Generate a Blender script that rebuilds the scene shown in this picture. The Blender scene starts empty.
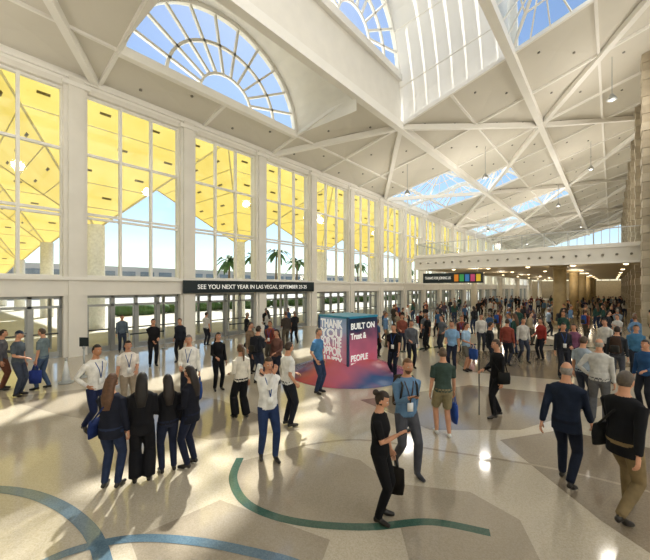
import bpy, math, random
from math import sin, cos, pi, radians
from mathutils import Vector, Matrix
from mathutils.bvhtree import BVHTree
random.seed(7)
scn = bpy.context.scene
TH = math.atan(287/340.0); CT=cos(TH); ST=sin(TH); CAMH=3.0
def px_to_floor(u,v):
    """surveyed floor position (metres) from sight-line bearings"""
    d=CAMH*340.0/(v-287.0); l=(u-325.0)/340.0*d
    return (l*CT-d*ST, d*CT+l*ST)

# ---------------------------------------------------------------- materials
def lin(h):
    h=h.lstrip('#'); o=[]
    for i in (0,2,4):
        c=int(h[i:i+2],16)/255.0
        o.append(c/12.92 if c<=0.04045 else ((c+0.055)/1.055)**2.4)
    return tuple(o)+(1.0,)
_m={}
def mat(name,hexc,rough=0.6,metal=0.0,var=0.12,scale=6.0,spec=0.5,emit=0.0):
    if name in _m: return _m[name]
    m=bpy.data.materials.new(name); m.use_nodes=True; nt=m.node_tree; n=nt.nodes; l=nt.links
    b=n['Principled BSDF']; c=lin(hexc)
    tc=n.new('ShaderNodeTexCoord'); nz=n.new('ShaderNodeTexNoise'); nz.inputs['Scale'].default_value=scale
    nz.inputs['Detail'].default_value=3
    l.new(tc.outputs['Object'],nz.inputs['Vector'])
    r=n.new('ShaderNodeValToRGB')
    r.color_ramp.elements[0].position=0.3; r.color_ramp.elements[1].position=0.7
    r.color_ramp.elements[0].color=tuple(x*(1-var) for x in c[:3])+(1,)
    r.color_ramp.elements[1].color=tuple(min(1,x*(1+var)) for x in c[:3])+(1,)
    l.new(nz.outputs['Fac'],r.inputs['Fac']); l.new(r.outputs['Color'],b.inputs['Base Color'])
    b.inputs['Roughness'].default_value=rough; b.inputs['Metallic'].default_value=metal
    b.inputs['Specular IOR Level'].default_value=spec
    if emit>0:
        b.inputs['Emission Color'].default_value=c; b.inputs['Emission Strength'].default_value=emit
    _m[name]=m; return m
def glassmat(name,tint=(0.93,0.97,0.98),refl=0.06):
    if name in _m: return _m[name]
    m=bpy.data.materials.new(name); m.use_nodes=True; nt=m.node_tree; n=nt.nodes; l=nt.links
    n.clear(); out=n.new('ShaderNodeOutputMaterial'); mx=n.new('ShaderNodeMixShader')
    t=n.new('ShaderNodeBsdfTransparent'); g=n.new('ShaderNodeBsdfGlossy'); g.inputs['Roughness'].default_value=0.03
    t.inputs['Color'].default_value=tint+(1,)
    mx.inputs[0].default_value=refl
    l.new(t.outputs[0],mx.inputs[1]); l.new(g.outputs[0],mx.inputs[2]); l.new(mx.outputs[0],out.inputs[0])
    _m[name]=m; return m
def translucent(name,c1,c2,mix=.6,scale=.7):
    m=bpy.data.materials.new(name); m.use_nodes=True; nt=m.node_tree; n=nt.nodes; l=nt.links; n.clear()
    o_=n.new('ShaderNodeOutputMaterial'); df=n.new('ShaderNodeBsdfDiffuse'); tl=n.new('ShaderNodeBsdfTranslucent'); mx=n.new('ShaderNodeMixShader'); mx.inputs[0].default_value=mix
    tc=n.new('ShaderNodeTexCoord'); nz=n.new('ShaderNodeTexNoise'); nz.inputs['Scale'].default_value=scale; l.new(tc.outputs['Object'],nz.inputs[0])
    r=n.new('ShaderNodeValToRGB'); r.color_ramp.elements[0].color=lin(c1); r.color_ramp.elements[1].color=lin(c2); l.new(nz.outputs['Fac'],r.inputs[0])
    l.new(r.outputs[0],df.inputs[0]); l.new(r.outputs[0],tl.inputs[0]); l.new(df.outputs[0],mx.inputs[1]); l.new(tl.outputs[0],mx.inputs[2]); l.new(mx.outputs[0],o_.inputs[0])
    return m
def cloth(hexc): return mat('cloth_'+hexc.strip('#'),hexc,0.85,0,0.18,9,0.2)
def skin(hexc): return mat('skin_'+hexc.strip('#'),hexc,0.55,0,0.08,14,0.35)

# ---------------------------------------------------------------- mesh builder
class MB:
    def __init__(s): s.v=[];s.f=[];s.m=[];s.mats=[];s.sm=[]
    def mi(s,m):
        if m not in s.mats: s.mats.append(m)
        return s.mats.index(m)
    def face(s,pts,m,smooth=False):
        b=len(s.v); s.v+= [tuple(p) for p in pts]; s.f.append(tuple(range(b,b+len(pts)))); s.m.append(s.mi(m)); s.sm.append(smooth)
    def add(s,V,F,m,smooth=True):
        b=len(s.v); s.v+=[tuple(p) for p in V]; k=s.mi(m)
        for f in F: s.f.append(tuple(i+b for i in f)); s.m.append(k); s.sm.append(smooth)
    def box(s,x0,x1,y0,y1,z0,z1,m):
        V=[(x0,y0,z0),(x1,y0,z0),(x1,y1,z0),(x0,y1,z0),(x0,y0,z1),(x1,y0,z1),(x1,y1,z1),(x0,y1,z1)]
        s.add(V,[(0,3,2,1),(4,5,6,7),(0,1,5,4),(1,2,6,5),(2,3,7,6),(3,0,4,7)],m,False)
    def beam(s,a,b,w,h,m,up=(0,0,1)):
        a=Vector(a);b=Vector(b);d=(b-a)
        if d.length<1e-6: return
        d.normalize(); up=Vector(up)
        if abs(d.dot(up))>0.98: up=Vector((1,0,0))
        r=d.cross(up).normalized(); u=r.cross(d).normalized()
        V=[]
        for p in (a,b):
            for i,j in ((-1,-1),(1,-1),(1,1),(-1,1)): V.append(p+r*(i*w/2)+u*(j*h/2))
        s.add(V,[(0,3,2,1),(4,5,6,7),(0,1,5,4),(1,2,6,5),(2,3,7,6),(3,0,4,7)],m,False)
    def tube(s,pts,rads,m,n=8,caps=True):
        V,F,_=tube(pts,rads,[0]*(len(pts)-1),n,cap=caps); s.add(V,F,m,True)
    def cyl(s,x,y,z0,z1,r,m,n=20,r1=None):
        s.tube([(x,y,z0),(x,y,z1)],[r,r if r1 is None else r1],m,n)
    def obj(s,name,parent=None,loc=None,rotz=None):
        me=bpy.data.meshes.new(name); me.from_pydata(s.v,[],s.f)
        for mm in s.mats: me.materials.append(mm)
        me.polygons.foreach_set('material_index',s.m); me.polygons.foreach_set('use_smooth',s.sm); me.update()
        o=bpy.data.objects.new(name,me); scn.collection.objects.link(o)
        if loc: o.location=loc
        if rotz is not None: o.rotation_euler=(0,0,rotz)
        if parent: o.parent=parent
        return o
def loft(rings,labels,n=12,cap=True):
    V=[];F=[];L=[]
    for (c,u,v,rx,ry) in rings:
        for i in range(n):
            a=2*pi*i/n; V.append(c+u*(cos(a)*rx)+v*(sin(a)*ry))
    for k in range(len(rings)-1):
        for i in range(n):
            j=(i+1)%n; F.append((k*n+i,k*n+j,(k+1)*n+j,(k+1)*n+i)); L.append(labels[k])
    if cap:
        d0=(rings[0][0]-rings[1][0]).normalized(); d1=(rings[-1][0]-rings[-2][0]).normalized()
        a=len(V); V.append(rings[0][0]+d0*min(rings[0][3],rings[0][4])*0.35)
        b=len(V); V.append(rings[-1][0]+d1*min(rings[-1][3],rings[-1][4])*0.35)
        q=(len(rings)-1)*n
        for i in range(n):
            j=(i+1)%n; F.append((a,j,i)); L.append(labels[0]); F.append((b,q+i,q+j)); L.append(labels[-1])
    return V,F,L
def tube(pts,rads,labels,n=10,flat=1.0,ref=None,cap=True):
    P=[Vector(p) for p in pts]; rings=[]; u=None
    for i,p in enumerate(P):
        d=(P[min(i+1,len(P)-1)]-P[max(i-1,0)]).normalized()
        if u is None:
            r=Vector(ref) if ref else (Vector((0,1,0)) if abs(d.y)<0.9 else Vector((1,0,0)))
            u=d.cross(r).normalized()
        else:
            u=(u-d*u.dot(d)).normalized()
        v=d.cross(u).normalized(); rings.append((p,u,v,rads[i],rads[i]*flat))
    return loft(rings,labels,n,cap)

# ---------------------------------------------------------------- people
def ik(a,t,l1,l2,pole):
    a=Vector(a);t=Vector(t);d=t-a;D=d.length
    mx=(l1+l2)*0.998
    if D>mx: d=d*(mx/D);D=mx;t=a+d
    if D<abs(l1-l2)+0.02: D=abs(l1-l2)+0.02
    x=(l1*l1-l2*l2+D*D)/(2*D); h=math.sqrt(max(0,l1*l1-x*x)); dn=d.normalized()
    p=Vector(pole); p=(p-dn*p.dot(dn)).normalized()
    return a+dn*x+p*h, t
def sphere_pts(nu,nv):
    V=[(0,0,1.0)];F=[]
    for i in range(1,nv):
        t=pi*i/nv
        for j in range(nu):
            a=2*pi*j/nu; V.append((sin(t)*cos(a),sin(t)*sin(a),cos(t)))
    V.append((0,0,-1.0)); b=len(V)-1
    for j in range(nu): F.append((0,1+j,1+(j+1)%nu))
    for i in range(nv-2):
        for j in range(nu):
            a=1+i*nu+j; c=1+i*nu+(j+1)%nu; F.append((a,a+nu,c+nu,c))
    for j in range(nu): F.append((b,b-nu+(j+1)%nu,b-nu+j))
    return V,F
ARMS={'down':(.25,.04,.80),'fwd':(.24,.24,.90),'back':(.25,-.20,.86),'phone':(.08,.27,1.24),'hold':(.14,.25,1.05),
 'pocket':(.21,.07,.93),'face':(.07,.13,1.50),'ear':(.13,.06,1.56),'cross':(-.10,.20,1.14),'hip':(.19,.03,.99),'clasp':(.03,.20,.95),
 'point':(.30,.45,1.30),'strap':(.12,.15,1.30),'shield':(.05,.18,1.66),'bag':(.25,.10,.84)}
def body_mesh(o):
    g=o.get; fem=g('fem',0); st=g('st',0.0); lean=g('lean',0.0); belly=g('belly',0.0); jac=g('jacket',0); wide=g('wide',0); 
    V=[];F=[];L=[]
    def put(t):
        b=len(V); V.extend(t[0]); F.extend([tuple(i+b for i in f) for f in t[1]]); L.extend(t[2])
    X=Vector((1,0,0));Y=Vector((0,1,0))
    pz=.95-.45*st*st
    def sp(z,y=0): return Vector((0,lean*(z-.95)+y,z+(pz-.95)*(1 if z<1.6 else 1)))
    sw=.9 if fem else 1.0
    hem=.80 if jac else .96
    j=.018 if jac else .006
    rs=[(.845,.115,.10,0),(.90,.158,.115,-.01),(.97,.163+.006*fem,.118+belly*.3,-.008),(1.05,.150-.012*fem,.108+belly,.0+belly*.5),(1.14,.150-.014*fem,.108+belly,.0+belly*.5),
        (1.25,.170*sw,.120+.012*fem,.008),(1.34,.186*sw,.118,.0),(1.405,.190*sw,.10,-.008),(1.445,.150*sw,.082,-.012),(1.48,.085,.066,-.012),(1.51,.058,.058,-.004),(1.60,.053,.056,.012)]
    lab=[1,1,0,0,0,0,0,0,0,2,2]
    rings=[(sp(z,y),X,Y,rx+(j if 0.9<z<1.45 else 0),ry+(j if .9<z<1.45 else 0)) for z,rx,ry,y in rs]
    put(loft(rings,lab,16))
    if jac: # jacket skirt
        rr=[(sp(hem),X,Y,.182,.135),(sp(.95),X,Y,.182,.132),(sp(1.06),X,Y,.168,.122+belly)]
        put(loft(rr,[0,0],16))
    elif g('untuck',1):
        rr=[(sp(.90),X,Y,.172,.128),(sp(.98),X,Y,.172,.128+belly*.4),(sp(1.06),X,Y,.158,.112+belly)]
        put(loft(rr,[0,0],16))
    shorts=g('shorts',0)
    info={}
    for s in (-1,1):
        hip=Vector((s*.088,0,pz-.03))
        fy=st*(1 if s==g('lead',-1) else -1); fx=s*(g('stance',.10))
        lift=0.07 if (st>.12 and fy<0) else 0
        an=Vector((fx,fy,.09+lift))
        kn,an=ik(hip,an,.44,.43,(s*.08,1,0))
        w=.022 if wide else 0
        m1=(hip+kn)/2; m2=kn.lerp(an,.35)
        if shorts:
            put(tube([hip,m1,kn+Vector((0,0,.06))],[.10,.098,.09],[1,1],12))
            put(tube([m1,kn,m2,an],[.07,.056,.058,.038],[2,2,2],10))
        else:
            put(tube([hip,m1,kn,m2,an+Vector((0,0,.0))],[.098,.089+w*.5,.068+w,.066+w*1.6,.052+w*2],[1,1,1,1],12))
        h=an+Vector((0,-.055,-.045)); t=Vector((fx+s*.03,fy+.17,.03))
        b=Vector((fx+s*.012,fy+.07,.036+lift*.5))
        put(tube([h,an+Vector((0,.02,-.03)),b,t],[.036,.043,.043,.028],[3,3,3],10,0.9))
    for s,key in ((-1,'la'),(1,'ra')):
        a=sp(1.395)+Vector((s*.178*sw,-.006,0)); pose=g(key,'down')
        tgt=ARMS[pose] if isinstance(pose,str) else pose
        tz=Vector((s*tgt[0],tgt[1]+lean*(tgt[2]-.95)*.9,tgt[2]+(pz-.95)))
        pole=(s*.9,-.6,-.2) if pose in('hip',) else ((s*.25,-.5,-.9) if tgt[2]>1.0 else (s*.25,-1,-.1))
        el,wr=ik(a,tz,.285,.25,pole)
        slv=g('sleeve',1) # 1 long 0 short
        mm=(a+el)/2
        k=.006 if jac else 0
        if slv: put(tube([a,mm,el,el.lerp(wr,.45),el.lerp(wr,.93)],[.064+k,.054+k,.046+k,.044+k,.034+k],[0,0,0,0],10)); put(tube([el.lerp(wr,.6),wr],[.028,.025],[2],8))
        else:
            put(tube([a,mm,a.lerp(el,.78)],[.066,.062,.056],[0,0],10)); put(tube([mm,el,el.lerp(wr,.4),wr],[.044,.037,.037,.024],[2,2,2],10))
        info[s]=(el,wr)
    # union surface
    me=bpy.data.meshes.new('t'); me.from_pydata([tuple(p) for p in V],[],F)
    ob=bpy.data.objects.new('t',me); scn.collection.objects.link(ob)
    md=ob.modifiers.new('r','REMESH'); md.mode='VOXEL'; md.voxel_size=g('vox',.0125); 
    ms=ob.modifiers.new('s','SMOOTH'); ms.factor=.5; ms.iterations=2
    dg=bpy.context.evaluated_depsgraph_get(); m2=bpy.data.meshes.new_from_object(ob.evaluated_get(dg))
    bv=BVHTree.FromPolygons([Vector(p) for p in V],F)
    BV=[v.co.copy() for v in m2.vertices]; BF=[];BL=[]
    inner=g('inner',None)
    for p in m2.polygons:
        c=p.center; r=bv.find_nearest(c); lb=L[r[2]] if r[2] is not None else 0
        if lb==0 and inner and p.normal.y>.25 and abs(c.x)<.02+.05*max(0,(c.z-1.02))/.4 and c.z>1.0: lb=4
        BF.append(tuple(p.vertices)); BL.append(lb)
    bpy.data.objects.remove(ob); bpy.data.meshes.remove(me); bpy.data.meshes.remove(m2)
    mats=[cloth(g('top','#222226')),cloth(g('bot','#1d2230')),skin(g('skin','#c79274')),mat('shoe_'+g('shoe','#1a1512').strip('#'),g('shoe','#1a1512'),.4),
          cloth(inner or '#e8e8e6'),mat('hair_'+g('hair','#2a1c14').strip('#'),g('hair','#2a1c14'),.6,0,.25,30),mat('dark_trim','#121212',.5),mat('lips','#9a5048',.5),mat('white_trim','#eeeeea',.5),cloth(g('acc','#2b4a8a'))]
    def ap(Vx,Fx,lb):
        b=len(BV); BV.extend([Vector(p) for p in Vx]); BF.extend([tuple(i+b for i in f) for f in Fx]); BL.extend([lb]*len(Fx))
    # hands
    for s in (-1,1):
        el,wr=info[s]; d=(wr-el).normalized()
        pn=Vector((-s,0,0)) if abs(d.z)>.6 else Vector((0,0,-1))
        if g('la' if s<0 else 'ra','down') in ('face','ear','cross','strap','shield'): pn=Vector((0,-1,0)) 
        pn=(pn-d*pn.dot(d)).normalized(); lt=d.cross(pn).normalized()
        if abs(d.z)>.6 and lt.y<0: lt=-lt
        elif abs(d.z)<=.6 and lt.x*s>0: lt=-lt
        ap(*loft([(wr-d*.01,lt,pn,.024,.018),(wr+d*.03,lt,pn,.036,.017),(wr+d*.07,lt,pn,.041,.015),(wr+d*.092,lt,pn,.036,.012)],[2]*3,8)[:2],2)
        for q,(off,ln) in enumerate(((.030,.068),(.010,.077),(-.011,.072),(-.030,.056))):
            b=wr+d*.085+lt*off; c1=b+d*ln*.45+pn*ln*.12; c2=c1+d*ln*.28+pn*ln*.22; c3=c2+d*ln*.12+pn*ln*.28
            ap(*tube([b,c1,c2,c3],[.0095,.009,.008,.0065],[2]*3,6)[:2],2)
        b=wr+d*.025+lt*.030; c1=b+d*.028+lt*.022+pn*.010; c2=c1+d*.028+lt*.006+pn*.012
        ap(*tube([b,c1,c2],[.012,.0105,.008],[2]*2,6)[:2],2)
        info[s]=(el,wr,d,pn)
    # head
    hc=sp(1.60)+Vector((0,.028,.045)); hy=radians(g('hy',0)); hp=radians(g('hp',0))
    M=Matrix.Translation(hc)@Matrix.Rotation(hy,4,'Z')@Matrix.Rotation(hp,4,'X')
    SV,SF=sphere_pts(20,16)
    def hd(p,k=1.0):
        x,y,z=p; X_=x*.074;Y_=y*.094;Z_=z*.118
        if z<0:
            X_*=1-.30*abs(z)**1.6; Y_*=1-.16*abs(z)
            if y<0: Y_*=1-.35*abs(z)
            if y>0: Y_+=.012*abs(z)*y
        if y>.5:
            Y_+=.022*math.exp(-((x/.16)**2+((z+.20)/.20)**2))
            Y_-=.008*math.exp(-(((abs(x)-.36)/.16)**2+((z-.04)/.12)**2))
            Y_+=.006*math.exp(-((x/.3)**2+((z+.55)/.10)**2))
        return Vector((X_*k,Y_*k,Z_*k))
    ap([M@hd(p) for p in SV],SF,2)
    def ell(c,r,lb,nu=8,nv=6):
        a,b=sphere_pts(nu,nv); ap([M@Vector((c[0]+p[0]*r[0],c[1]+p[1]*r[1],c[2]+p[2]*r[2])) for p in a],b,lb)
    for s in (-1,1):
        ell((s*.028,.082,.004),(.012,.009,.007),8); ell((s*.028,.089,.004),(.006,.004,.006),6)
        ell((s*.029,.089,.024),(.017,.005,.0035),5)
        ell((s*.075,-.002,-.012),(.009,.018,.030),2)
    ell((0,.097,-.062),(.023,.006,.0065),7)
    hs=g('hs','short')
    if hs!='bald':
        fs=[]
        for f in SF:
            c=sum((Vector(SV[i]) for i in f),Vector())/len(f)
            low=-.35 if hs=='short' else -.55
            if (c.z>.42+.25*max(0,c.y) and hs!='thin') or (c.y<.15 and c.z>low+.5*max(0,c.y+.3)and (hs!='thin' or c.z<.45)): fs.append(f)
        k=1.09 if hs in('short','thin') else 1.13
        if hs=='thin': k=1.05
        ap([M@hd(p,k) for p in SV],fs,5)
        if hs=='long':
            n0=M@Vector((0,-.035,.06)); n1=M@Vector((0,-.075,-.05)); n2=sp(1.42)+Vector((0,-.105,0)); n3=sp(1.25)+Vector((0,-.135,0))
            ap(*loft([(n0,X,Y,.075,.06),(n1,X,Y,.088,.055),(n2,X,Y,.095,.04),(n3,X,Y,.055,.022)],[5]*3,12)[:2],5)
        if hs=='bun': ell((0,-.11,.06),(.045,.045,.045),5,10,8)
        if hs=='pony':
            ap(*tube([M@Vector((0,-.09,.06)),M@Vector((0,-.14,.0)),sp(1.38)+Vector((0,-.13,0))],[.03,.035,.015],[5]*2,8)[:2],5)
    if g('beard'): 
        fs=[f for f in SF if (lambda c:c.z<-.42 and c.y>.15)(sum((Vector(SV[i]) for i in f),Vector())/len(f))]
        ap([M@hd(p,1.05) for p in SV],fs,5)
    if g('cap'):
        fs=[f for f in SF if (sum((Vector(SV[i]) for i in f),Vector())/len(f)).z>.30]
        ap([M@hd(p,1.14) for p in SV],fs,9)
        ap(*loft([(M@Vector((0,.07,.05)),(M@Vector((1,0,0))-M@Vector((0,0,0))),Vector((0,0,1)),.07,.008),(M@Vector((0,.16,.04)),Vector((1,0,0)),Vector((0,0,1)),.045,.006)],[9],10)[:2],9)
    # lanyard & badge
    if g('lan',0):
        ch=sp(1.12)+Vector((0,.140+belly,0))
        for s in (-1,1):
            ap(*tube([sp(1.47)+Vector((s*.066,-.01,0)),sp(1.42)+Vector((s*.068,.085,0)),sp(1.28)+Vector((s*.03,.135+j,0)),ch],[.008]*4,[0]*3,5)[:2],9)
        a,b=ch+Vector((-.045,-.004,-.13)),ch+Vector((.045,.006,0))
        q=[(x,y,z) for z in(a.z,b.z) for (x,y) in((a.x,a.y),(b.x,a.y),(b.x,b.y),(a.x,b.y))]
        ap(q,[(0,3,2,1),(4,5,6,7),(0,1,5,4),(1,2,6,5),(2,3,7,6),(3,0,4,7)],8)
    def hexa(c,rx,ry,rz,top,lb,n=14):
        U=Vector((1,0,0)) ; W=Vector((0,1,0))
        ap(*loft([(c+Vector((0,0,-rz)),U,W,rx*.9,ry*.9),(c+Vector((0,0,-rz*.8)),U,W,rx,ry),(c+Vector((0,0,rz*.6)),U,W,rx*(top+1)/2,ry),(c+Vector((0,0,rz)),U,W,rx*top,ry*.6)],[0]*3,n)[:2],lb)
    if g('pack'):
        hexa(sp(1.22)+Vector((0,-.20,0)),.15,.085,.23,.75,9); hexa(sp(1.12)+Vector((0,-.28,0)),.11,.035,.10,.9,6)
        for s in (-1,1):
            ap(*tube([sp(1.40)+Vector((s*.10,-.14,0)),sp(1.475)+Vector((s*.105,-.03,0)),sp(1.38)+Vector((s*.115,.11,0)),sp(1.18)+Vector((s*.14,.10,0)),sp(1.05)+Vector((s*.15,-.10,0))],[.018]*5,[0]*4,6)[:2],6)
    if g('bag'):
        s=1 if g('bag')>0 else -1; wr=info[s][1]; d=info[s][2]
        hp_=wr+d*.10
        c=hp_+Vector((0,0,-.34))
        ap(*loft([(c+Vector((0,0,-.19)),Y,X,.15,.045),(c+Vector((0,0,-.05)),Y,X,.17,.065),(c+Vector((0,0,.17)),Y,X,.165,.05)],[0]*2,14)[:2],9)
        for q in (-.05,.05):
            ap(*tube([c+Vector((q*.5,-.08,.15)),hp_+Vector((q*.1,-.02,0)),hp_+Vector((q*.1,.02,0)),c+Vector((q*.5,.08,.15))],[.008]*4,[0]*3,5)[:2],9)
    if g('sbag'):
        s=g('sbag'); c=sp(.95)+Vector((s*.24,-.02,0))
        ap(*loft([(c+Vector((0,0,-.13)),Y,X,.14,.04),(c+Vector((0,0,0)),Y,X,.15,.055),(c+Vector((0,0,.12)),Y,X,.13,.03)],[0]*2,14)[:2],9)
        ap(*tube([c+Vector((0,.08,.1)),sp(1.3)+Vector((s*.06,.15,0)),sp(1.47)+Vector((-s*.11,.0,0)),sp(1.3)+Vector((s*.03,-.15,0)),c+Vector((0,-.08,.1))],[.013]*5,[0]*4,6)[:2],9)
    if g('ph'):
        s=g('ph'); wr,d,pn=info[s][1:]; c=wr+d*.10+pn*.012
        r=d.cross(pn).normalized()
        q=[c+r*(a*.037)+d*(b*.075)+pn*(e*.005) for e in(-1,1) for a,b in((-1,-1),(1,-1),(1,1),(-1,1))]
        ap(q,[(0,3,2,1),(4,5,6,7),(0,1,5,4),(1,2,6,5),(2,3,7,6),(3,0,4,7)],6)
    if g('pole'):
        wr=info[1][1]+info[1][2]*.08
        ap(*tube([(wr.x+.02,wr.y+.02,0.0),(wr.x+.02,wr.y+.02,1.75)],[.012,.012],[0],8)[:2],6)
    s=g('h',1.75)/1.75
    me=bpy.data.meshes.new('person'); me.from_pydata([tuple(p*s) for p in BV],[],BF)
    for m_ in mats: me.materials.append(m_)
    me.polygons.foreach_set('material_index',BL); me.polygons.foreach_set('use_smooth',[True]*len(BF)); me.update()
    return me
def heading(x,y,a):
    c=Vector((-x,-y)).normalized(); v=-c; r=Vector((v.y,-v.x)); d=c*cos(radians(a))+r*sin(radians(a))
    return math.atan2(d.y,d.x)-pi/2
def person(u,v,a,**o):
    x,y=px_to_floor(u,v); me=body_mesh(o); nm='woman' if o.get('fem') else 'man'
    ob=bpy.data.objects.new(nm,me); me.name=nm; ob.location=(x,y,0.003); ob.rotation_euler=(0,0,heading(x,y,a)); scn.collection.objects.link(ob); return ob
BK='#16161a';NV='#1b2440';WH='#e4e1da'
# foreground
person(111,488,150,fem=1,h=1.68,top='#1c1f2b',bot='#27324c',hair='#5a3d28',hs='long',la='cross',ra='down',jacket=1,acc='#1c2c5c',sbag=-1)
person(142,482,175,fem=1,h=1.66,top=BK,bot='#17171b',hair='#17110e',hs='long',la='down',ra='hold',wide=1,jacket=1)
person(168,472,190,fem=1,h=1.56,top=BK,bot='#20263a',hair='#1d130e',hs='long',la='hold',ra='down')
person(191,466,235,fem=1,h=1.66,top='#181a24',bot='#1c2236',hair='#1d130e',hs='long',la='hold',ra='hold',ph=1,jacket=1)
person(96,433,35,h=1.82,top=WH,bot='#1f2848',hair='#1d1510',la='back',ra='hip',st=.20,sleeve=1,lan=1,skin='#b98462')
person(128,412,10,h=1.70,top='#e4dcd2',bot='#9b8c78',hair='#2a1c14',la='hold',ra='down',sleeve=0,lan=1)
person(189,408,-10,h=1.80,top=WH,bot='#23252e',hair='#77706a',la='down',ra='hold',lan=1,belly=.03,bag=-1,acc='#2b4c8e')
person(268,459,15,h=1.77,top='#e6e5e2',bot='#26365a',hair='#33241a',la='face',ra='ear',lan=1,st=.10,ph=1,hp=-8,belly=.02)
person(288,426,120,h=1.80,top='#e4e3df',bot='#1d2029',hair='#3a2a1e',la='hold',ra='pocket',sleeve=0,belly=.02)
person(241,418,-150,fem=1,h=1.68,top='#d9d3c6',bot='#15161a',hair='#5b4028',hs='pony',la='hold',ra='down',wide=1,st=.08)
person(218,390,20,fem=1,h=1.66,top=BK,bot='#15161a',hair='#241812',hs='long',la='down',ra='hold')
person(318,393,60,h=1.82,top='#4a7ba8',bot='#2c3a55',hair='#5e544a',sleeve=0,la='down',ra='pocket',hy=-10)
person(406,472,25,h=1.85,top='#5f7f9f',bot='#4a4b52',hair='#6a4a30',la='back',ra='phone',pack=1,acc='#4a3a30',st=.17,lean=.05,beard=1,ph=1,lan=1,shoe='#2b2f3a')
person(380,519,75,fem=1,h=1.64,top='#111114',bot='#111114',hair='#2a1b12',hs='bun',la='bag',ra='phone',ph=1,bag=-1,acc='#17130f',hp=-18,sleeve=0,wide=0)
person(443,436,-165,h=1.76,top='#3a4a44',bot='#8a8062',shorts=1,hair='#5c4a3a',sleeve=0,la='down',ra='bag',bag=1,acc='#2a4a96',shoe='#d8d8d8',st=.08)
person(497,417,-60,h=1.78,top='#151518',bot='#17181c',hair='#3c2b20',la='down',ra='hold',pole=1,sbag=-1,acc='#1a1a1a',st=.12)
person(566,485,165,h=1.86,top='#1d2638',bot='#1b2131',hair='#8c8680',hs='thin',jacket=1,inner='#dfe3ea',la='back',ra='fwd',st=.20,belly=.02)
person(624,519,150,h=1.92,top='#15161a',bot='#7f6e50',hair='#4f453c',hs='short',jacket=1,la='fwd',ra='back',st=.24,sbag=-1,acc='#222222',belly=.03,inner='#e6e6e6')
person(599,423,175,h=1.84,top='#c0bfbb',bot='#5f6064',hair='#9a948c',hs='thin',la='hip',ra='down',belly=.03)
person(583,408,150,h=1.76,top='#9fabb7',bot='#3c4250',hair='#4a3a2c',la='down',ra='hold',sleeve=0)
person(646,412,-30,h=1.72,top='#2b4f7a',bot='#22252e',la='hold',ra='down',hair='#2a1c14')
person(18,396,60,h=1.78,top='#4b545c',bot='#3c4352',hair='#8a8078',la='down',ra='hold',cap=1,acc='#2d3746',sleeve=0)
person(43,389,-120,h=1.78,top='#6b7a80',bot='#455774',hair='#4a3a2c',la='down',ra='down',sleeve=0,bag=-1,acc='#2a3a80',st=.1)
person(2,390,80,h=1.74,top='#5a5a60',bot='#6b4434',hair='#2a1c14',la='hold',ra='down')
person(153,366,10,h=1.78,top=BK,bot='#1a1b20',la='hold',ra='clasp')
person(180,362,-30,h=1.74,top='#202530',bot='#1a1b20',la='down',ra='pocket')
person(122,352,10,h=1.70,top='#556270',bot='#2e3648',la='down',ra='down')
person(258,384,140,h=1.78,top='#2a2d34',bot='#32384a',la='down',ra='phone',pack=1,acc='#23242a')
person(277,384,-40,fem=1,h=1.68,top='#6a4a42',bot='#262a38',hs='long',la='hold',ra='down')
person(250,373,60,h=1.76,top='#73604c',bot='#2a2c34',la='hold',ra='down')
person(394,379,-20,h=1.80,top='#17181c',bot='#1d2230',hair='#2a1c14',la='fwd',ra='back',st=.18,sleeve=0,lan=1)
person(411,368,20,h=1.76,top='#54585e',bot='#22252e',la='down',ra='hold')
person(452,371,-15,h=1.78,top='#7fa6cb',bot='#22283a',la='down',ra='hold',sleeve=0)
person(466,371,60,h=1.72,top='#9cb9d2',bot='#6d6a60',la='down',ra='hold',shorts=1,sleeve=0,bag=1)
person(541,360,-40,fem=1,h=1.70,top='#903630',bot='#22252e',la='down',ra='hold',hs='long')
person(523,362,30,h=1.76,top='#c0bcb4',bot='#3a3f4c',la='down',ra='down',st=.15)
person(507,366,160,h=1.78,top='#8a453a',bot='#2c2f38',la='down',ra='down',st=.15)
person(563,378,20,h=1.80,top='#26282e',bot='#2a2c34',la='hold',ra='down',lan=1)
person(574,372,-20,fem=1,h=1.68,top='#7a4f68',bot='#1d2230',hs='long',la='down',ra='hold')
person(617,385,170,h=1.78,top='#33363c',bot='#4a4e58',la='down',ra='down',pack=1,acc='#3a2c24')
person(636,378,10,h=1.74,top='#3f6c8e',bot='#2c3038',la='hold',ra='down')
person(605,368,-30,h=1.80,top='#c9c6bf',bot='#23262e',la='down',ra='down')
person(490,372,100,h=1.76,top='#1f2126',bot='#2a2d36',la='down',ra='hold',st=.14)
person(481,352,10,h=1.74,top='#d0ccc4',bot='#3a3c44',la='down',ra='down')
person(402,352,10,h=1.74,top='#80483c',bot='#2d3140',la='down',ra='hold')
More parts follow.
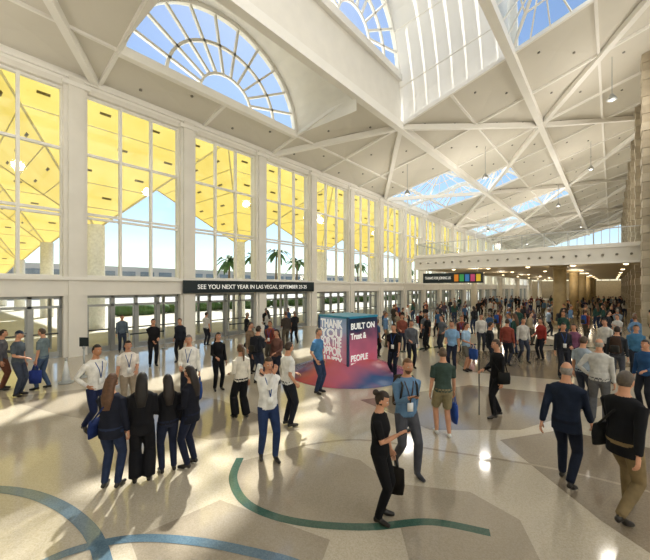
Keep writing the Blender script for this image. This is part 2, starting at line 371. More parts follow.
# distant crowd
crowd=bpy.data.objects.new('crowd',None); scn.collection.objects.link(crowd)
vars_=[]
tops=['#22242a','#b8b5ae','#34506f','#7f3f36','#5d6268','#1b2440','#7a8794','#2e4a42','#16161a','#97896f','#4a3f4c','#5f7fa0','#c4c2be','#30343c','#1d1f24','#3a3430']
bots=['#22252e','#2a3852','#1a1b20','#4f4a42','#33373f','#6d6450']
poses=[('down','hold'),('hold','down'),('down','down'),('fwd','back'),('hip','down'),('phone','down'),('clasp','clasp')]
for i in range(16):
    p=poses[i%7]
    vars_.append(body_mesh(dict(vox=.022,fem=i%3==1,h=1.62+.02*(i%8)+.04*(i%2),top=tops[i%16],bot=bots[i%6],la=p[0],ra=p[1],hs=('long' if i%3==1 else 'short'),
      hair=['#2a1c14','#17110e','#7a7068','#5a3d28'][i%4],st=.16 if p[0]=='fwd' or i%4==2 else 0,sleeve=i%2,pack=(i%5==3),lan=(i%2),acc=['#2b4a8a','#23242a','#6a2a2a'][i%3],skin=['#c79274','#d3a285','#8a5c42','#b98462'][i%4])))
occ=[(o.location.x,o.location.y) for o in scn.objects if o.type=='MESH']
cols_xy=[(-3.2,33+13*i) for i in range(6)]+[(-13.6,33+13*i) for i in range(1,6)]
kx,ky=px_to_floor(348,371)
def place(u,v):
    if v<287+.1273*(612-u)+5: return False
    x,y=px_to_floor(u,v)
    if x>1.0 and y>27: return False
    if math.hypot(x-kx,y-ky)<2.2: return False
    for a,b in occ: 
        if (a-x)**2+(b-y)**2<.55: return False
    for a,b in cols_xy:
        if (a-x)**2+(b-y)**2<1.1: return False
    occ.append((x,y)); ob=bpy.data.objects.new('crowd_person',random.choice(vars_)); ob.location=(x,y,0.003)
    ob.rotation_euler=(0,0,random.uniform(0,6.28)); ob.parent=crowd; scn.collection.objects.link(ob); return True
n=0
while n<128:
    u=random.uniform(385,652); t=random.random()**2.2; v=308+ t*48
    if place(u,v): n+=1
n=0
while n<14:
    if place(random.uniform(200,400),random.uniform(330,368)): n+=1

# ---------------------------------------------------------------- shell materials
white=mat('white_paint','#ece8df',.55,0,.03,1.5)
ceilm=mat('ceiling_paint','#e0dbcf',.75,0,.02,.6)
beamm=mat('beam_paint','#f6f3ec',.5,0,.02,1)
tan=mat('tan_stone','#b09a70',.55,0,.12,3)
metal=mat('door_metal','#a9acac',.35,.6,.05,4)
mull=mat('mullion_paint','#f2f0ea',.4,0,.03,3)
darkm=mat('dark_sign','#16262c',.4,0,.08,2)
glass=glassmat('clear_glass')
def terr(name,c1,c2,rough=.085):
    m=bpy.data.materials.new(name); m.use_nodes=True; nt=m.node_tree; n=nt.nodes; l=nt.links; b=n['Principled BSDF']
    tc=n.new('ShaderNodeTexCoord'); v=n.new('ShaderNodeTexVoronoi'); v.inputs['Scale'].default_value=70
    l.new(tc.outputs['Object'],v.inputs['Vector'])
    r=n.new('ShaderNodeValToRGB'); r.color_ramp.elements[0].color=lin(c1); r.color_ramp.elements[1].color=lin(c2)
    sx=n.new('ShaderNodeSeparateColor'); l.new(v.outputs['Color'],sx.inputs[0]); l.new(sx.outputs[0],r.inputs['Fac'])
    nz=n.new('ShaderNodeTexNoise'); nz.inputs['Scale'].default_value=.6; l.new(tc.outputs['Object'],nz.inputs['Vector'])
    mx=n.new('ShaderNodeMix'); mx.data_type='RGBA'; mx.blend_type='MULTIPLY'; mx.inputs[0].default_value=.15
    l.new(r.outputs['Color'],mx.inputs[6]); l.new(nz.outputs['Fac'],mx.inputs[7]); l.new(mx.outputs[2],b.inputs['Base Color'])
    b.inputs['Roughness'].default_value=rough; b.inputs['Specular IOR Level'].default_value=.75
    return m
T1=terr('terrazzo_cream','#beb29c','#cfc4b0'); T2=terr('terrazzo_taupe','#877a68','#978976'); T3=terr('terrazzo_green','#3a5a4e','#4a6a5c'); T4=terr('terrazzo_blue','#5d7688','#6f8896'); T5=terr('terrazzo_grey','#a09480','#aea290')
fb=MB(); fb.box(-18.3,14,-14,108,-.3,0,T1)
floor=fb.obj('floor')
def inlay(name,pts,m,z=.0015):
    q=MB(); q.face([(x,y,z) for x,y in pts],m); o=q.obj(name,floor); 
    me=o.data
    if me.polygons[0].normal.z<0: me.flip_normals()
    return o
def catmull(P,k=10):
    out=[]; 
    for i in range(len(P)-1):
        p0=P[max(i-1,0)];p1=P[i];p2=P[i+1];p3=P[min(i+2,len(P)-1)]
        for j in range(k):
            t=j/k; out.append(tuple(.5*((2*p1[a])+(-p0[a]+p2[a])*t+(2*p0[a]-5*p1[a]+4*p2[a]-p3[a])*t*t+(-p0[a]+3*p1[a]-3*p2[a]+p3[a])*t**3) for a in (0,1)))
    out.append(P[-1]); return out
def band(name,px,w,m,z=.003):
    P=catmull([px_to_floor(*p) for p in px]); q=MB(); L=[];R=[]
    for i,p in enumerate(P):
        a=Vector(P[max(i-1,0)]);c=Vector(P[min(i+1,len(P)-1)]); d=(c-a).normalized(); nn=Vector((-d.y,d.x))
        L.append(Vector(p)+nn*w/2);R.append(Vector(p)-nn*w/2)
    for i in range(len(P)-1): q.face([(R[i].x,R[i].y,z),(R[i+1].x,R[i+1].y,z),(L[i+1].x,L[i+1].y,z),(L[i].x,L[i].y,z)],m)
    return q.obj(name,floor)
inlay('inlay_taupe_a',[px_to_floor(*p) for p in [(238,462),(300,446),(360,460),(400,490),(400,526),(370,528),(310,522),(268,512),(245,498),(235,480)]],T5)
inlay('inlay_taupe_b',[px_to_floor(*p) for p in [(500,440),(560,430),(760,470),(800,560),(720,600),(600,520)]],T2)
inlay('inlay_taupe_g',[px_to_floor(*p) for p in [(400,484),(470,492),(520,520),(560,600),(420,600),(400,526)]],T5)
inlay('inlay_taupe_c',[px_to_floor(*p) for p in [(0,398),(120,385),(220,400),(300,430),(210,440),(60,415)]],T5)
inlay('inlay_grey_d',[px_to_floor(*p) for p in [(360,400),(470,385),(620,400),(520,430),(430,430)]],T2)
inlay('inlay_taupe_e',[px_to_floor(*p) for p in [(440,352),(560,350),(640,365),(560,380),(470,372)]],T2)
inlay('inlay_taupe_f',[px_to_floor(*p) for p in [(130,540),(220,500),(330,540),(300,620),(160,620)]],T5)
band('inlay_green_band',[(240,458),(233,478),(243,500),(270,515),(312,524),(370,527),(430,522),(490,533)],.13,T3)
band('inlay_blue_band',[(-60,492),(-10,489),(30,494),(62,507),(86,526),(98,545),(104,565)],.17,T4,.004)
band('inlay_blue_band_b',[(20,575),(70,552),(130,539),(190,541),(250,552),(300,566),(330,590)],.13,T4,.0055)
band('inlay_grey_band',[(300,446),(360,440),(450,452),(560,470),(680,500)],.06,T5)
band('inlay_green_band_b',[(400,352),(460,345),(540,345),(650,352)],.35,T3)

# ---------------------------------------------------------------- left window wall
XW=-18.0; P0=4.29; PP=5.11
piers=[P0+PP*k for k in range(-3,21)]
wl=MB()
for y in piers:
    wl.box(XW-.35,XW+.25,y-.43,y+.43,0,12.0,white); wl.box(XW+.25,XW+.36,y-.28,y+.28,0,12.0,white)
    wl.box(XW-.35,XW+.42,y-.5,y+.5,11.62,11.8,beamm)
wl.box(XW-.35,XW+.2,piers[0],piers[-1],11.6,12.6,white)
wl.box(XW-.35,XW+.30,piers[0],piers[-1],2.62,3.42,white)
wl.box(XW+.30,XW+.42,piers[0],piers[-1],3.30,3.44,beamm)
wl.box(XW+.2,XW+.32,piers[0],piers[-1],11.95,12.12,beamm)
wl.obj('wall_left')
for i in range(len(piers)-1):
    a=piers[i]+.43; c=piers[i+1]-.43; w=MB(); z0,z1=3.42,11.6
    for t in range(4):
        y=a+(c-a)*t/3; w.box(XW-.16,XW+.04,y-.055,y+.055,z0,z1,mull)
    for z in (z0+.06,6.1,6.28,8.95,z1-.06): w.box(XW-.15,XW+.03,a,c,z-.05,z+.05,mull)
    w.face([(XW-.06,a,z0),(XW-.06,c,z0),(XW-.06,c,z1),(XW-.06,a,z1)],glass)
    w.obj('window_%d'%(i+1))
    d=MB(); xd=XW-.1
    for t in range(5):
        y=a+(c-a)*t/4; d.box(xd-.08,xd+.08,max(a,y-.07),min(c,y+.07),0,2.62,metal)
    d.box(xd-.08,xd+.08,a,c,2.1,2.2,metal); d.box(xd-.08,xd+.08,a,c,2.5,2.62,metal)
    for t in range(4):
        y0=a+(c-a)*t/4+.07; y1=a+(c-a)*(t+1)/4-.07
        d.box(xd-.03,xd+.03,y0,y1,0.01,.25,metal); d.box(xd-.03,xd+.03,y0,y0+.07,.25,2.1,metal); d.box(xd-.03,xd+.03,y1-.07,y1,.25,2.1,metal)
        d.box(xd+.05,xd+.09,y0+.05,y1-.05,1.0,1.06,mat('push_bar','#5a5c5e',.3,.8))
    d.face([(xd,a,0.05),(xd,c,.05),(xd,c,2.6),(xd,a,2.6)],glass)
    d.obj('door_%d'%(i+1))
vs=MB()
for i in range(len(piers)-1):
    a=piers[i]+.43; c=piers[i+1]-.43
    for y in (a-.2,(a+c)/2,c+.2): vs.box(-21.3,-21.15,y-.07,y+.07,-.06,2.62,metal)
    vs.face([(-21.2,a,0),(-21.2,c,0),(-21.2,c,2.6),(-21.2,a,2.6)],glass)
vs.box(-21.5,-18.45,piers[0],piers[-1],2.65,2.95,white); vs.obj('entrance_vestibule')
def text(s,size,loc,rot,m,parent,ext=.006,al='CENTER',name='lettering',sx=1):
    cu=bpy.data.curves.new(name,'FONT'); cu.body=s; cu.size=size; cu.extrude=ext; cu.align_x=al; cu.align_y='CENTER'; cu.offset=size*.012
    cu.materials.append(m); o=bpy.data.objects.new(name,cu); o.location=loc; o.rotation_euler=rot; o.scale=(sx,1,1); scn.collection.objects.link(o)
    if parent:
        bpy.context.view_layer.update(); o.parent=parent; o.matrix_parent_inverse=parent.matrix_world.inverted()
    return o
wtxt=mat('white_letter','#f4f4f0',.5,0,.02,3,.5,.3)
sg=MB(); sg.box(XW+.44,XW+.52,9.0,19.4,2.66,3.36,darkm)
sgn=sg.obj('banner_sign')
text('SEE YOU NEXT YEAR IN LAS VEGAS, SEPTEMBER 23-25',.36,(XW+.525,14.2,3.0),(pi/2,0,pi/2),wtxt,sgn,sx=1.02)

# ---------------------------------------------------------------- roof
def rz(x):
    pts=[(-18,12.2),(-10.8,13.8),(-4.2,15.7),(3.5,18.0)]
    for (a,b),(c,d) in zip(pts,pts[1:]):
        if x<=c: return b+(d-b)*(x-a)/(c-a)
    return pts[-1][1]
XL=[-18,-15.5,-10.8,-7.5,-4.2,-.6,3.2,14.2]; YL=[5.2+5.15*k for k in range(-4,20)]
def opening(i,j):
    y=YL[j]
    if i==6 and y<26: return 'flat'  # out-of-view roof bay, glazed to add sky fill
    if i==1 and 5<y<15: return 'vault'
    if i in(2,3) and -1<y<20: return 'open'
    if i==4 and 10<y<20: return 'glass'
    if i in(0,1) and 30<y<40: return 'glass'
    if i==2 and 35<y<40: return 'glass'
    if i in(0,1) and 56<y<66: return 'glass'
    if i in(2,3) and 50<y<54: return 'glass'
    return None
ce=MB(); tr=MB(); nsk=0
lampm=mat('downlight_trim','#8a867c',.5)
for i in range(len(XL)-1):
    for j in range(len(YL)-1):
        x0,x1,y0,y1=XL[i],XL[i+1],YL[j],YL[j+1]; o=opening(i,j)
        a,b_,c,d=(x0,y0,rz(x0)),(x1,y0,rz(x1)),(x1,y1,rz(x1)),(x0,y1,rz(x0))
        if o is None:
            m=((x0+x1)/2,(y0+y1)/2,(rz(x0)+rz(x1))/2+.15)
            for p,q in((a,b_),(b_,c),(c,d),(d,a)): ce.face([p,m,q],ceilm)
            if i<6:
              for fx,fy in((.3,.3),(.7,.7)):
                x=x0+(x1-x0)*fx; y=y0+(y1-y0)*fy; z=rz(x)+.05
                tr.tube([(x,y,z+.1),(x,y,z-.02)],[.07,.07],lampm,10)
        elif o=='flat':  # added glazing above the view, lets in fill light
            sk=MB(); nsk+=1; sk.face([a,b_,c,d],glass)
            for t in range(5): sk.beam(Vector(a).lerp(Vector(b_),t/4),Vector(d).lerp(Vector(c),t/4),.15,.2,beamm)
            sk.beam(a,b_,.15,.2,beamm); sk.obj('window_skylight_%d'%nsk)
        elif o=='glass':
            sk=MB(); nsk+=1
            pk=Vector(((x0+x1)/2,(y0+y1)/2,(rz(x0)+rz(x1))/2+1.3))
            for p,q in((a,b_),(b_,c),(c,d),(d,a)):
                sk.face([p,pk,q],glass); p=Vector(p);q=Vector(q); sk.beam(p,pk,.12,.16,beamm)
                for t in (.25,.5,.75): sk.beam(p.lerp(q,t),pk.lerp(p.lerp(q,t),.25 if t!=.5 else 0),.06,.09,beamm)
                sk.beam(p.lerp(pk,.5),q.lerp(pk,.5),.06,.09,beamm)
            sk.obj('window_skylight_%d'%nsk)
ce.obj('ceiling')
# ribs
for i,x in enumerate(XL[:-1]):
    if x==-15.5:
        for y0,y1 in((YL[0],5.2),(15.5,YL[-1])): tr.beam((x,y0,rz(x)-.02),(x,y1,rz(x)-.02),.12,.14,beamm)
        continue
    if x==-7.5 or x==-.6:
        tr.beam((x,20.65,rz(x)-.02),(x,YL[-1],rz(x)-.02),.14,.16,beamm); continue
    tr.beam((x,YL[0],rz(x)-.12),(x,YL[-1],rz(x)-.12),.42,.5,beamm)
for j,y in enumerate(YL):
    for i in range(len(XL)-2):
        x0,x1=XL[i],XL[i+1]
        if opening(i,j) in('vault','open') and opening(i,j-1) in('vault','open'): continue
        tr.beam((x0,y,rz(x0)-.03),(x1,y,rz(x1)-.03),.16,.2,beamm)
# diagonal trusses
big=[-18,-10.8,-4.2,3.2]
for bi in range(3):
    for k in range(3,len(YL)-2,2):
        y0=YL[k]
        if y0<15: continue
        yA,yB=YL[k],YL[k+2]
        f=lambda x:rz(x)-.15
        if (bi+k//2)%2==0: tr.beam((big[bi],yA,f(big[bi])),(big[bi+1],yB,f(big[bi+1])),.3,.34,beamm)
        else: tr.beam((big[bi+1],yA,f(big[bi+1])),(big[bi],yB,f(big[bi])),.3,.34,beamm)
for x0,y0,x1,y1 in((-18,5.2,-10.8,0),(-18,15.5,-10.8,20.65)):
    tr.beam((x0,y0,rz(x0)-.1),(x1,y1,rz(x1)-.1),.3,.34,beamm)
tr.obj('roof_beams')
# arch windows (elliptical fan lights)
def arch(name,x,yc,zb,ry,rzz,depthx,vault=True,rect_top=None,nr=11):
    m=MB(); N=28
    P=lambda k,a:(x,yc+ry*k*cos(a),zb+rzz*k*sin(a))
    for q in range(N):
        a0=pi*q/N;a1=pi*(q+1)/N
        m.beam(P(.975,a0),P(.975,a1),.22,.26,beamm,(1,0,0)); m.beam(P(.62,a0),P(.62,a1),.14,.14,beamm,(1,0,0)); 
        m.face([P(0,0),P(1,a0),P(1,a1)],glass)
    for q in range(1,nr):
        a=pi*q/nr; m.beam(P(.3,a),P(.98,a),.12,.14,beamm,(1,0,0))
    m.beam((x,yc-ry,zb),(x,yc+ry,zb),.3,.4,beamm)
    for q in range(12):
        a0=pi*q/12;a1=pi*(q+1)/12; m.beam(P(.30,a0),P(.30,a1),.12,.12,beamm,(1,0,0))
    if vault:
        for q in range(N):
            a0=pi*q/N;a1=pi*(q+1)/N
            A=P(1,a0);B=P(1,a1); m.face([A,B,(x+depthx,B[1],B[2]),(x+depthx,A[1],A[2])],white,True)
        for s in(-1,1): # springing walls
            yy=yc+s*ry; m.face([(x,yy,zb+.02),(x+depthx,yy,zb+.02),(x+depthx,yy,rz(x+depthx)),(x,yy,rz(x))],white)
    if rect_top:
        for q in range(N):
            a0=pi*q/N;a1=pi*(q+1)/N; A=P(1,a0);B=P(1,a1)
            m.face([A,B,(x,B[1],rect_top),(x,A[1],rect_top)],white)
    return m.obj(name)
arch('window_arch_1',-15.5,10.35,12.75,5.15,4.4,4.7)
arch('window_arch_2',-10.8,15.3,17.0,5.1,4.9,0,False,22.6)
arch('window_arch_3',-10.8,5.0,17.0,5.1,4.9,0,False,22.6)
ln=MB()
ln.face([(-10.8,.1,13.8),(-10.8,20.65,13.8),(-10.8,20.65,17),(-10.8,.1,17)],white)
ln.box(-10.95,-10.55,0,20.8,16.6,16.95,beamm)
# white vault end made translucent to look sunlit; added fins cast its stripes
lit_vault=translucent('white_fabric_roof','#efede8','#f8f7f4',.42,.4)
NS=12; prof=[]
for t in range(NS+1):
    a=t/NS*pi/2; prof.append((20.65-5.0*(1-cos(a)),sin(a)))
zt=23.0
def pv(x,t): y,f=prof[t]; return Vector((x,y,rz(x)+(zt-rz(x))*f))
for t in range(NS): ln.face([pv(-10.8,t),pv(-4.2,t),pv(-4.2,t+1),pv(-10.8,t+1)],lit_vault,True)
for k in range(9):
    x=-10.8+6.6*k/8
    for t in range(NS):
        a=pv(x,t)+Vector((0,.5,.3)); b=pv(x,t+1)+Vector((0,.5,.3)); ln.beam(a,b,.25,.5,white,(1,0,0))
for t in range(2,NS,3): ln.beam(pv(-10.8,t)-Vector((0,.03,0)),pv(-4.2,t)-Vector((0,.03,0)),.05,.05,beamm)
ln.face([(-4.2,20.65,15.7),(-4.2,0,15.7),(-4.2,0,23),(-4.2,17.5,23)],white)
for t in range(9): ln.beam((-10.8,t*2.0,22.5),(-4.2,t*2.0,22.5),.3,.3,beamm)
ln.obj('roof_lantern')

# ---------------------------------------------------------------- upper deck
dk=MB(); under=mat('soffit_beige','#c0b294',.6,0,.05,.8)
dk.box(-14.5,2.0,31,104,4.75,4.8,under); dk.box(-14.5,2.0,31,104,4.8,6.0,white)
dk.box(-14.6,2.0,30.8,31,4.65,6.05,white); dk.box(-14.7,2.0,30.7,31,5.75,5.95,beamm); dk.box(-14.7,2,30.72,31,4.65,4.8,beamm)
dk.box(-14.6,-14.4,31,104,4.65,6.05,white)
rl=mat('rail_steel','#c8cac9',.3,.7)
for x in [-14.5+i*1.5 for i in range(12)]: dk.box(x-.03,x+.03,30.9,30.96,6.05,7.1,rl)
dk.box(-14.6,2,30.88,30.98,7.08,7.15,rl); dk.face([(-14.5,30.93,6.1),(2,30.93,6.1),(2,30.93,7.05),(-14.5,30.93,7.05)],glass)
for y in [31+i*2.5 for i in range(29)]: dk.box(-14.55,-14.49,y-.03,y+.03,6.05,7.1,rl)
dk.box(-14.57,-14.47,31,104,7.08,7.15,rl)
for i in range(22):
    x=-14+i*.75; dk.tube([(x,30.68,5.25),(x,30.80,5.25)],[.08,.08],mat('fascia_light','#8c8678',.4,0,.02,2),12)
deck=dk.obj('upper_deck')
lt=mat('lamp_glow','#ffe6b8',.4,0,.02,2,.5,4)
for i in range(5):
    for j in range(7):
        q=MB(); x=-12+i*3.2;y=34+j*10; q.tube([(x,y,4.76),(x,y,4.70)],[.16,.16],lt,14); q.obj('downlight',deck)
for y in (34,44,56,70,86):
    for x in (-10,-3,):
        L=bpy.data.lights.new('downlight_lamp','POINT'); L.energy=110; L.color=(1,.87,.68); L.shadow_soft_size=.4; o=bpy.data.objects.new('ceiling_lamp',L); o.location=(x,y,4.3); scn.collection.objects.link(o); o.parent=deck
def column(x,y,z1,r,m):
    q=MB(); q.cyl(x,y,0,.25,r*1.25,m,24); q.cyl(x,y,.25,z1-.3,r,m,24,r*.97); q.cyl(x,y,z1-.3,z1-.15,r*1.15,m,24); q.box(x-r*1.35,x+r*1.35,y-r*1.35,y+r*1.35,z1-.15,z1,m); q.obj('column')
for i in range(6):
    column(-3.2,33+13*i,4.75,.45,tan)
    if i: column(-13.6,33+13*i,4.75,.4,white)
# right-hand stone piers and enclosing walls
rw=MB(); rp=mat('right_wall_paint','#b5ab94',.6,0,.06,1); sA=mat('stone_brown','#ada18b',.6,0,.08,3); sB=mat('stone_pale','#bcb19b',.6,0,.08,3)
rw.box(2.2,2.6,28,108,0,18,rp)
for k in range(9):
    y=29.5+k*8
    for c in range(34):
        o=.0 if c%2 else .04; rw.box(1.45-o,2.2,y-.55-o,y+.55+o,c*.53,c*.53+.51,sA if c%3 else sB)
rw.box(2.6,14.2,28,28.4,0,21.2,rp); 
rw.obj('wall_right')
q=MB(); q.box(14,14.3,-15,28.4,0,21.5,white)
q.obj('wall_right_side')
q=MB(); q.box(-18.3,14.3,-15.6,-15.3,0,21.5,white); q.obj('wall_back')
# far end
fw=MB(); fw.box(-18,2.4,107.6,108,0,4.6,mat('far_wall','#b9a888',.6)); 
for i in range(14):
    x=-18+i*1.6; fw.box(x-.08,x+.08,107.6,107.8,4.6,18,mull)
for z in (6,8.5,11,13.5): fw.box(-18,3,107.6,107.8,z,z+.12,mull)
fw.obj('wall_far')
# hanging sign at deck edge
hs_=MB(); hs_.box(-13.5,-8.2,30.2,30.3,3.35,4.25,darkm)
for i,cx in enumerate(('#e08a2a','#3fa35a','#3a7ac0','#c24a7a','#e6c53a')): hs_.box(-10.6+i*.46,-10.25+i*.46,30.16,30.2,3.5,4.1,mat('sq'+cx[1:],cx,.5,0,.05,3,.5,.2))
for x in(-13,-8.7): hs_.box(x-.02,x+.02,30.24,30.27,4.25,4.7,rl)
h2=hs_.obj('hanging_sign'); text('THANKS FOR JOINING US',.34,(-12.1,30.19,3.8),(pi/2,0,0),wtxt,h2,sx=.6)
# added fill lights on invented hanging fixtures, to brighten the hall
for x,y,e in ((-13,26,200),(-1.5,40,260),(-13,50,260),(-5,50,260),(-12,72,260),(-4,72,260),(-8,30,260),(0,27,260),(-14.5,0,160),(8,6,500),(8,18,500)):
    q=MB(); z=rz(x)-2.6; q.tube([(x,y,z+2.6),(x,y,z+.3)],[.02,.02],metal,6); q.tube([(x,y,z+.35),(x,y,z+.1),(x,y,z)],[.08,.22,.26],metal,16); ro=q.obj('pendant_lamp')
    L=bpy.data.lights.new('lamp_bulb','POINT'); L.energy=e; L.color=(1,.93,.84); L.shadow_soft_size=.5; o=bpy.data.objects.new('bulb',L); o.location=(x,y,z-.6); scn.collection.objects.link(o); o.parent=ro

# ---------------------------------------------------------------- kiosk
kroot=bpy.data.objects.new('display_cube',None); scn.collection.objects.link(kroot); kroot.location=(kx,ky,0); psi=radians(-8.7); kroot.rotation_euler=(0,0,psi)
def gradmat(name,cols,axis='Z',lo=0,hi=2,rough=.35,ns=1.4):
    m=bpy.data.materials.new(name); m.use_nodes=True; nt=m.node_tree; n=nt.nodes; l=nt.links; b=n['Principled BSDF']
    tc=n.new('ShaderNodeTexCoord'); s=n.new('ShaderNodeSeparateXYZ'); l.new(tc.outputs['Object'],s.inputs[0])
    mr=n.new('ShaderNodeMapRange'); mr.inputs[1].default_value=lo; mr.inputs[2].default_value=hi; l.new(s.outputs[axis],mr.inputs[0])
    nz=n.new('ShaderNodeTexNoise'); nz.inputs['Scale'].default_value=ns; l.new(tc.outputs['Object'],nz.inputs['Vector'])
    ad=n.new('ShaderNodeMath'); ad.operation='MULTIPLY_ADD'; ad.inputs[1].default_value=.6; l.new(nz.outputs['Fac'],ad.inputs[0]); 
    sb=n.new('ShaderNodeMath'); sb.operation='SUBTRACT'; sb.inputs[1].default_value=.3; l.new(mr.outputs[0],sb.inputs[0]); l.new(sb.outputs[0],ad.inputs[2])
    r=n.new('ShaderNodeValToRGB'); e=r.color_ramp.elements
    e[0].color=lin(cols[0]); e[1].color=lin(cols[-1])
    for k,c in enumerate(cols[1:-1]): x=e.new((k+1)/(len(cols)-1)); x.color=lin(c)
    l.new(ad.outputs[0],r.inputs['Fac']); l.new(r.outputs['Color'],b.inputs['Base Color']); b.inputs['Roughness'].default_value=rough
    l.new(r.outputs['Color'],b.inputs['Emission Color']); b.inputs['Emission Strength'].default_value=.15
    return m
kA=gradmat('kiosk_pink_blue',['#d05a70','#c88aa0','#9aacc8','#4a8aae'],hi=2.6); kB=gradmat('kiosk_navy',['#d0566a','#c86a86','#a8607a','#1c3050','#122236'],hi=2.2)
kR=gradmat('kiosk_round',['#1f3f66','#5a3a58','#b8504a','#b0586a','#2f4f7a'],'X',-2.2,2.2,.25,.8)
q=MB(); s=.72
q.box(-s,s,-s,s,.1,1.95,kA); q.obj('panel_body',kroot)
q=MB(); q.box(s-.005,s+.02,-s,s,.12,1.95,kB); q.box(-s-.03,s+.03,-s-.03,s+.03,1.95,2.02,mat('kiosk_top','#2b8fb2',.4)); 
q.box(-s-.04,-s+.03,-s-.04,-s+.03,.1,2,mat('kiosk_edge','#2b4a6a',.4)); q.box(s-.03,s+.04,-s-.04,-s+.03,.1,2,mat('kiosk_edge','#2b4a6a',.4)); q.box(-s-.05,s+.05,-s-.05,s+.05,.02,.12,mat('kiosk_plinth','#8e3a4c',.4)); q.obj('trim_edges',kroot)
def ktext(sx,size,x,z,face,sc=1,m=None):
    cu=bpy.data.curves.new('lettering','FONT'); cu.body=sx; cu.size=size; cu.extrude=.004; cu.align_x='LEFT'; cu.align_y='CENTER'; cu.offset=size*.03
    cu.materials.append(m or wtxt); o=bpy.data.objects.new('lettering',cu); scn.collection.objects.link(o); o.parent=kroot; o.scale=(sc,1,1)
    if face==0: o.location=(x,-s-.012,z); o.rotation_euler=(pi/2,0,0)
    else: o.location=(s+.028,x,z); o.rotation_euler=(pi/2,0,pi/2)
for t,z,w in (('THANK',1.72,.80),('YOU',1.40,1.3),('FOR THE',1.10,.66),('OPPOR',.78,.80),('TUNITY',.45,.76)): ktext(t,.40,-.64,z,0,w)
for t,z,w in (('BUILT ON',1.68,.95),('Trust &',1.35,.85),('PEOPLE',.62,.9),('FIRST',.36,.9)): ktext(t,.28,-.62,z,1,w)
q=MB(); q.tube([(0,0,.006),(0,0,.014)],[2.15,2.15],kR,64); q.obj('floor_disc',kroot)
# cone and stanchions
q=MB(); x,y=px_to_floor(66,383); q.cyl(0,0,0,.04,.2,metal,20); q.cyl(0,0,.04,.7,.12,mat('cone_white','#dfe3e4',.5),20,.03); q.cyl(0,0,.7,.78,.04,metal,12); q.obj('traffic_cone',None,(x,y,0))
q=MB(); x,y=px_to_floor(84,377); q.cyl(0,0,0,.03,.17,metal,20); q.cyl(0,0,.03,.95,.03,metal,12); q.cyl(0,0,.95,1.02,.045,metal,12); q.box(-.15,.15,-.01,.01,1.02,1.32,darkm); q.obj('sign_stand',None,(x,y,0),.7)
for yy in (-1.5,.5,6.0,7.6,11.2,12.8):
    q=MB(); q.cyl(0,0,0,.03,.16,metal,20); q.cyl(0,0,.03,.92,.028,metal,12); q.cyl(0,0,.92,.98,.045,metal,12)
    if yy in(-1.5,6.0,11.2):
        q.box(-.005,.005,.02,1.58,.84,.90,darkm); q.cyl(0,1.6,0,.03,.16,metal,20); q.cyl(0,1.6,.03,.92,.028,metal,12); q.cyl(0,1.6,.92,.98,.045,metal,12); q.obj('stanchion',None,(-16.6,yy,0))

# ---------------------------------------------------------------- outside
gr=MB(); gr.box(-200,-18.4,-120,240,-.4,-.06,mat('pavement','#c0baae',.8,0,.08,.3)); gr.obj('ground')
yel=translucent('yellow_canopy','#c9b254','#d9c878',.45)
seam=mat('canopy_frame','#d8cc90',.5); vent=mat('canopy_vent','#6a5a1c',.6)
def canopy(yc,hw,x0,x1,zc,zr):
    m=MB(); C=Vector(((x0+x1)/2,yc,zc))
    R=[Vector((x1,yc-hw,zr)),Vector((x1,yc+hw,zr)),Vector((x0,yc+hw,zr)),Vector((x0,yc-hw,zr))]
    for a,b in zip(R,R[1:]+R[:1]):
        m.face([C,a,b],yel); m.beam(C,a,.10,.12,seam); m.beam(a,b,.12,.14,seam)
        for t in (.2,.4,.6,.8): m.beam(C.lerp(a,t),C.lerp(b,t),.05,.06,seam)
        nn=(a-C).cross(b-C).normalized(); nn=nn if nn.z<0 else -nn
        for t in (.3,.5,.7,.9):
            k=max(1,int(t*5))
            for w in range(k):
                p=C.lerp(a,t).lerp(C.lerp(b,t),(w+.5)/k)+nn*.05; d=(b-a).normalized()*.28
                m.beam(p-d,p+d,.14,.04,vent,nn)
    m.cyl(C.x,C.y,-.06,zc+.3,.55,mat('canopy_column','#eeebe2',.6),20)
    m.obj('canopy')
for k in range(-2,7): canopy(8.2+12.5*k,6.2,-36,-21.6,7.2,13.6)
for yc in (-17,-4.3,8.2):
    canopy(yc,6.2,-51,-37.0,7.2,14.2)
    if yc<5: canopy(yc,6.2,-66,-52.0,6.2,14.2)
canopy(8.2,6.2,-66,-52.0,6.2,14.2)
for yc in(-4.3,8.2): canopy(yc,6.2,-81,-67,4.6,14)
def palm(x,y,h,sd):
    rr=random.Random(sd); m=MB(); tm=mat('palm_trunk','#7d6a52',.9,0,.2,8); lm=mat('palm_leaf','#48702c',.6,0,.3,5)
    m.tube([(x,y,-.06),(x+.1,y,h*.5),(x+.25,y,h)],[.22,.17,.14],tm,10)
    T=Vector((x+.25,y,h))
    for k in range(18):
        a=k*2*pi/18+rr.random()*.3; e=rr.uniform(-.2,1.0); L=rr.uniform(1.9,2.5); d=Vector((cos(a),sin(a),0)); sd_=Vector((-sin(a),cos(a),0))
        P=[T+d*(L*t)+Vector((0,0,e*L*t-1.3*L*t*t*.7)) for t in (0,.25,.5,.75,1)]
        W=[.1,.38,.42,.3,.03]
        for i in range(4):
            for s_ in(-1,1):
                m.face([P[i],P[i+1],P[i+1]+sd_*s_*W[i+1]-Vector((0,0,.12)),P[i]+sd_*s_*W[i]-Vector((0,0,.1))],lm)
    m.obj('palm_tree')
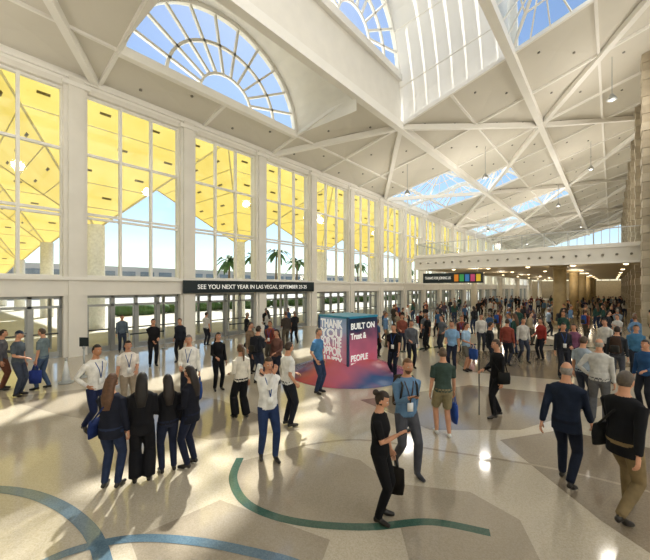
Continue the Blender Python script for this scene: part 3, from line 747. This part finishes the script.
for i,(x,y,h) in enumerate(((-43,29,7),(-45,35,8),(-43,43,7.5),(-46,52,8.5),(-43,62,8),(-44,39,9),(-47,76,8),(-45,90,8))): palm(x,y,h,i)
bd=MB(); bm=mat('building_wall','#c4c0b6',.7,0,.05,.5); bg=mat('building_glass','#7a8894',.2,.3,.1,1)
bd.box(-130,-110,-80,260,-.06,9,bm)
for k in range(60): bd.box(-110,-109.8,-78+k*5.5,-74+k*5.5,1,3.6,bg); bd.box(-110,-109.8,-78+k*5.5,-74+k*5.5,5,7.6,bg)
bd.obj('building')
hg=MB()
for k in range(60):
    a,b_=sphere_pts(10,7); x=-40+random.uniform(-.6,.6); y=14+k*1.8; r_=random.uniform(.7,1.0)
    hg.add([(x+p[0]*r_,y+p[1]*1.3,.5+p[2]*r_*.8) for p in a],b_,mat('hedge_leaf','#3f5f2a',.8,0,.3,6))
hg.obj('hedge')

# ---------------------------------------------------------------- light & camera
w=bpy.data.worlds.new('World'); scn.world=w; w.use_nodes=True; nt=w.node_tree; bg_=nt.nodes['Background']
sky=nt.nodes.new('ShaderNodeTexSky'); sky.sky_type='NISHITA'; sky.sun_disc=False; sky.air_density=1.0; sky.dust_density=.2; sky.ozone_density=1.6
tv=Vector((10,-8,-14)).normalized()
sky.sun_elevation=math.asin(-tv.z); sky.sun_rotation=math.atan2(-tv.x,-tv.y)
nt.links.new(sky.outputs[0],bg_.inputs[0]); bg_.inputs[1].default_value=.175
S=bpy.data.lights.new('sun','SUN'); S.energy=9.5; S.angle=radians(1.2); S.color=(1,.955,.88); so=bpy.data.objects.new('sun',S); scn.collection.objects.link(so)
so.rotation_euler=tv.to_track_quat('-Z','Y').to_euler(); so.location=(-60,60,90)
scn.view_settings.view_transform='Standard'
cam=bpy.data.cameras.new('camera'); co=bpy.data.objects.new('camera',cam); scn.collection.objects.link(co)
cam.sensor_width=36; cam.lens=340/650*36; cam.shift_y=7/650; cam.clip_end=600
co.location=(0,0,3.0); co.rotation_euler=(pi/2,0,TH); scn.camera=co
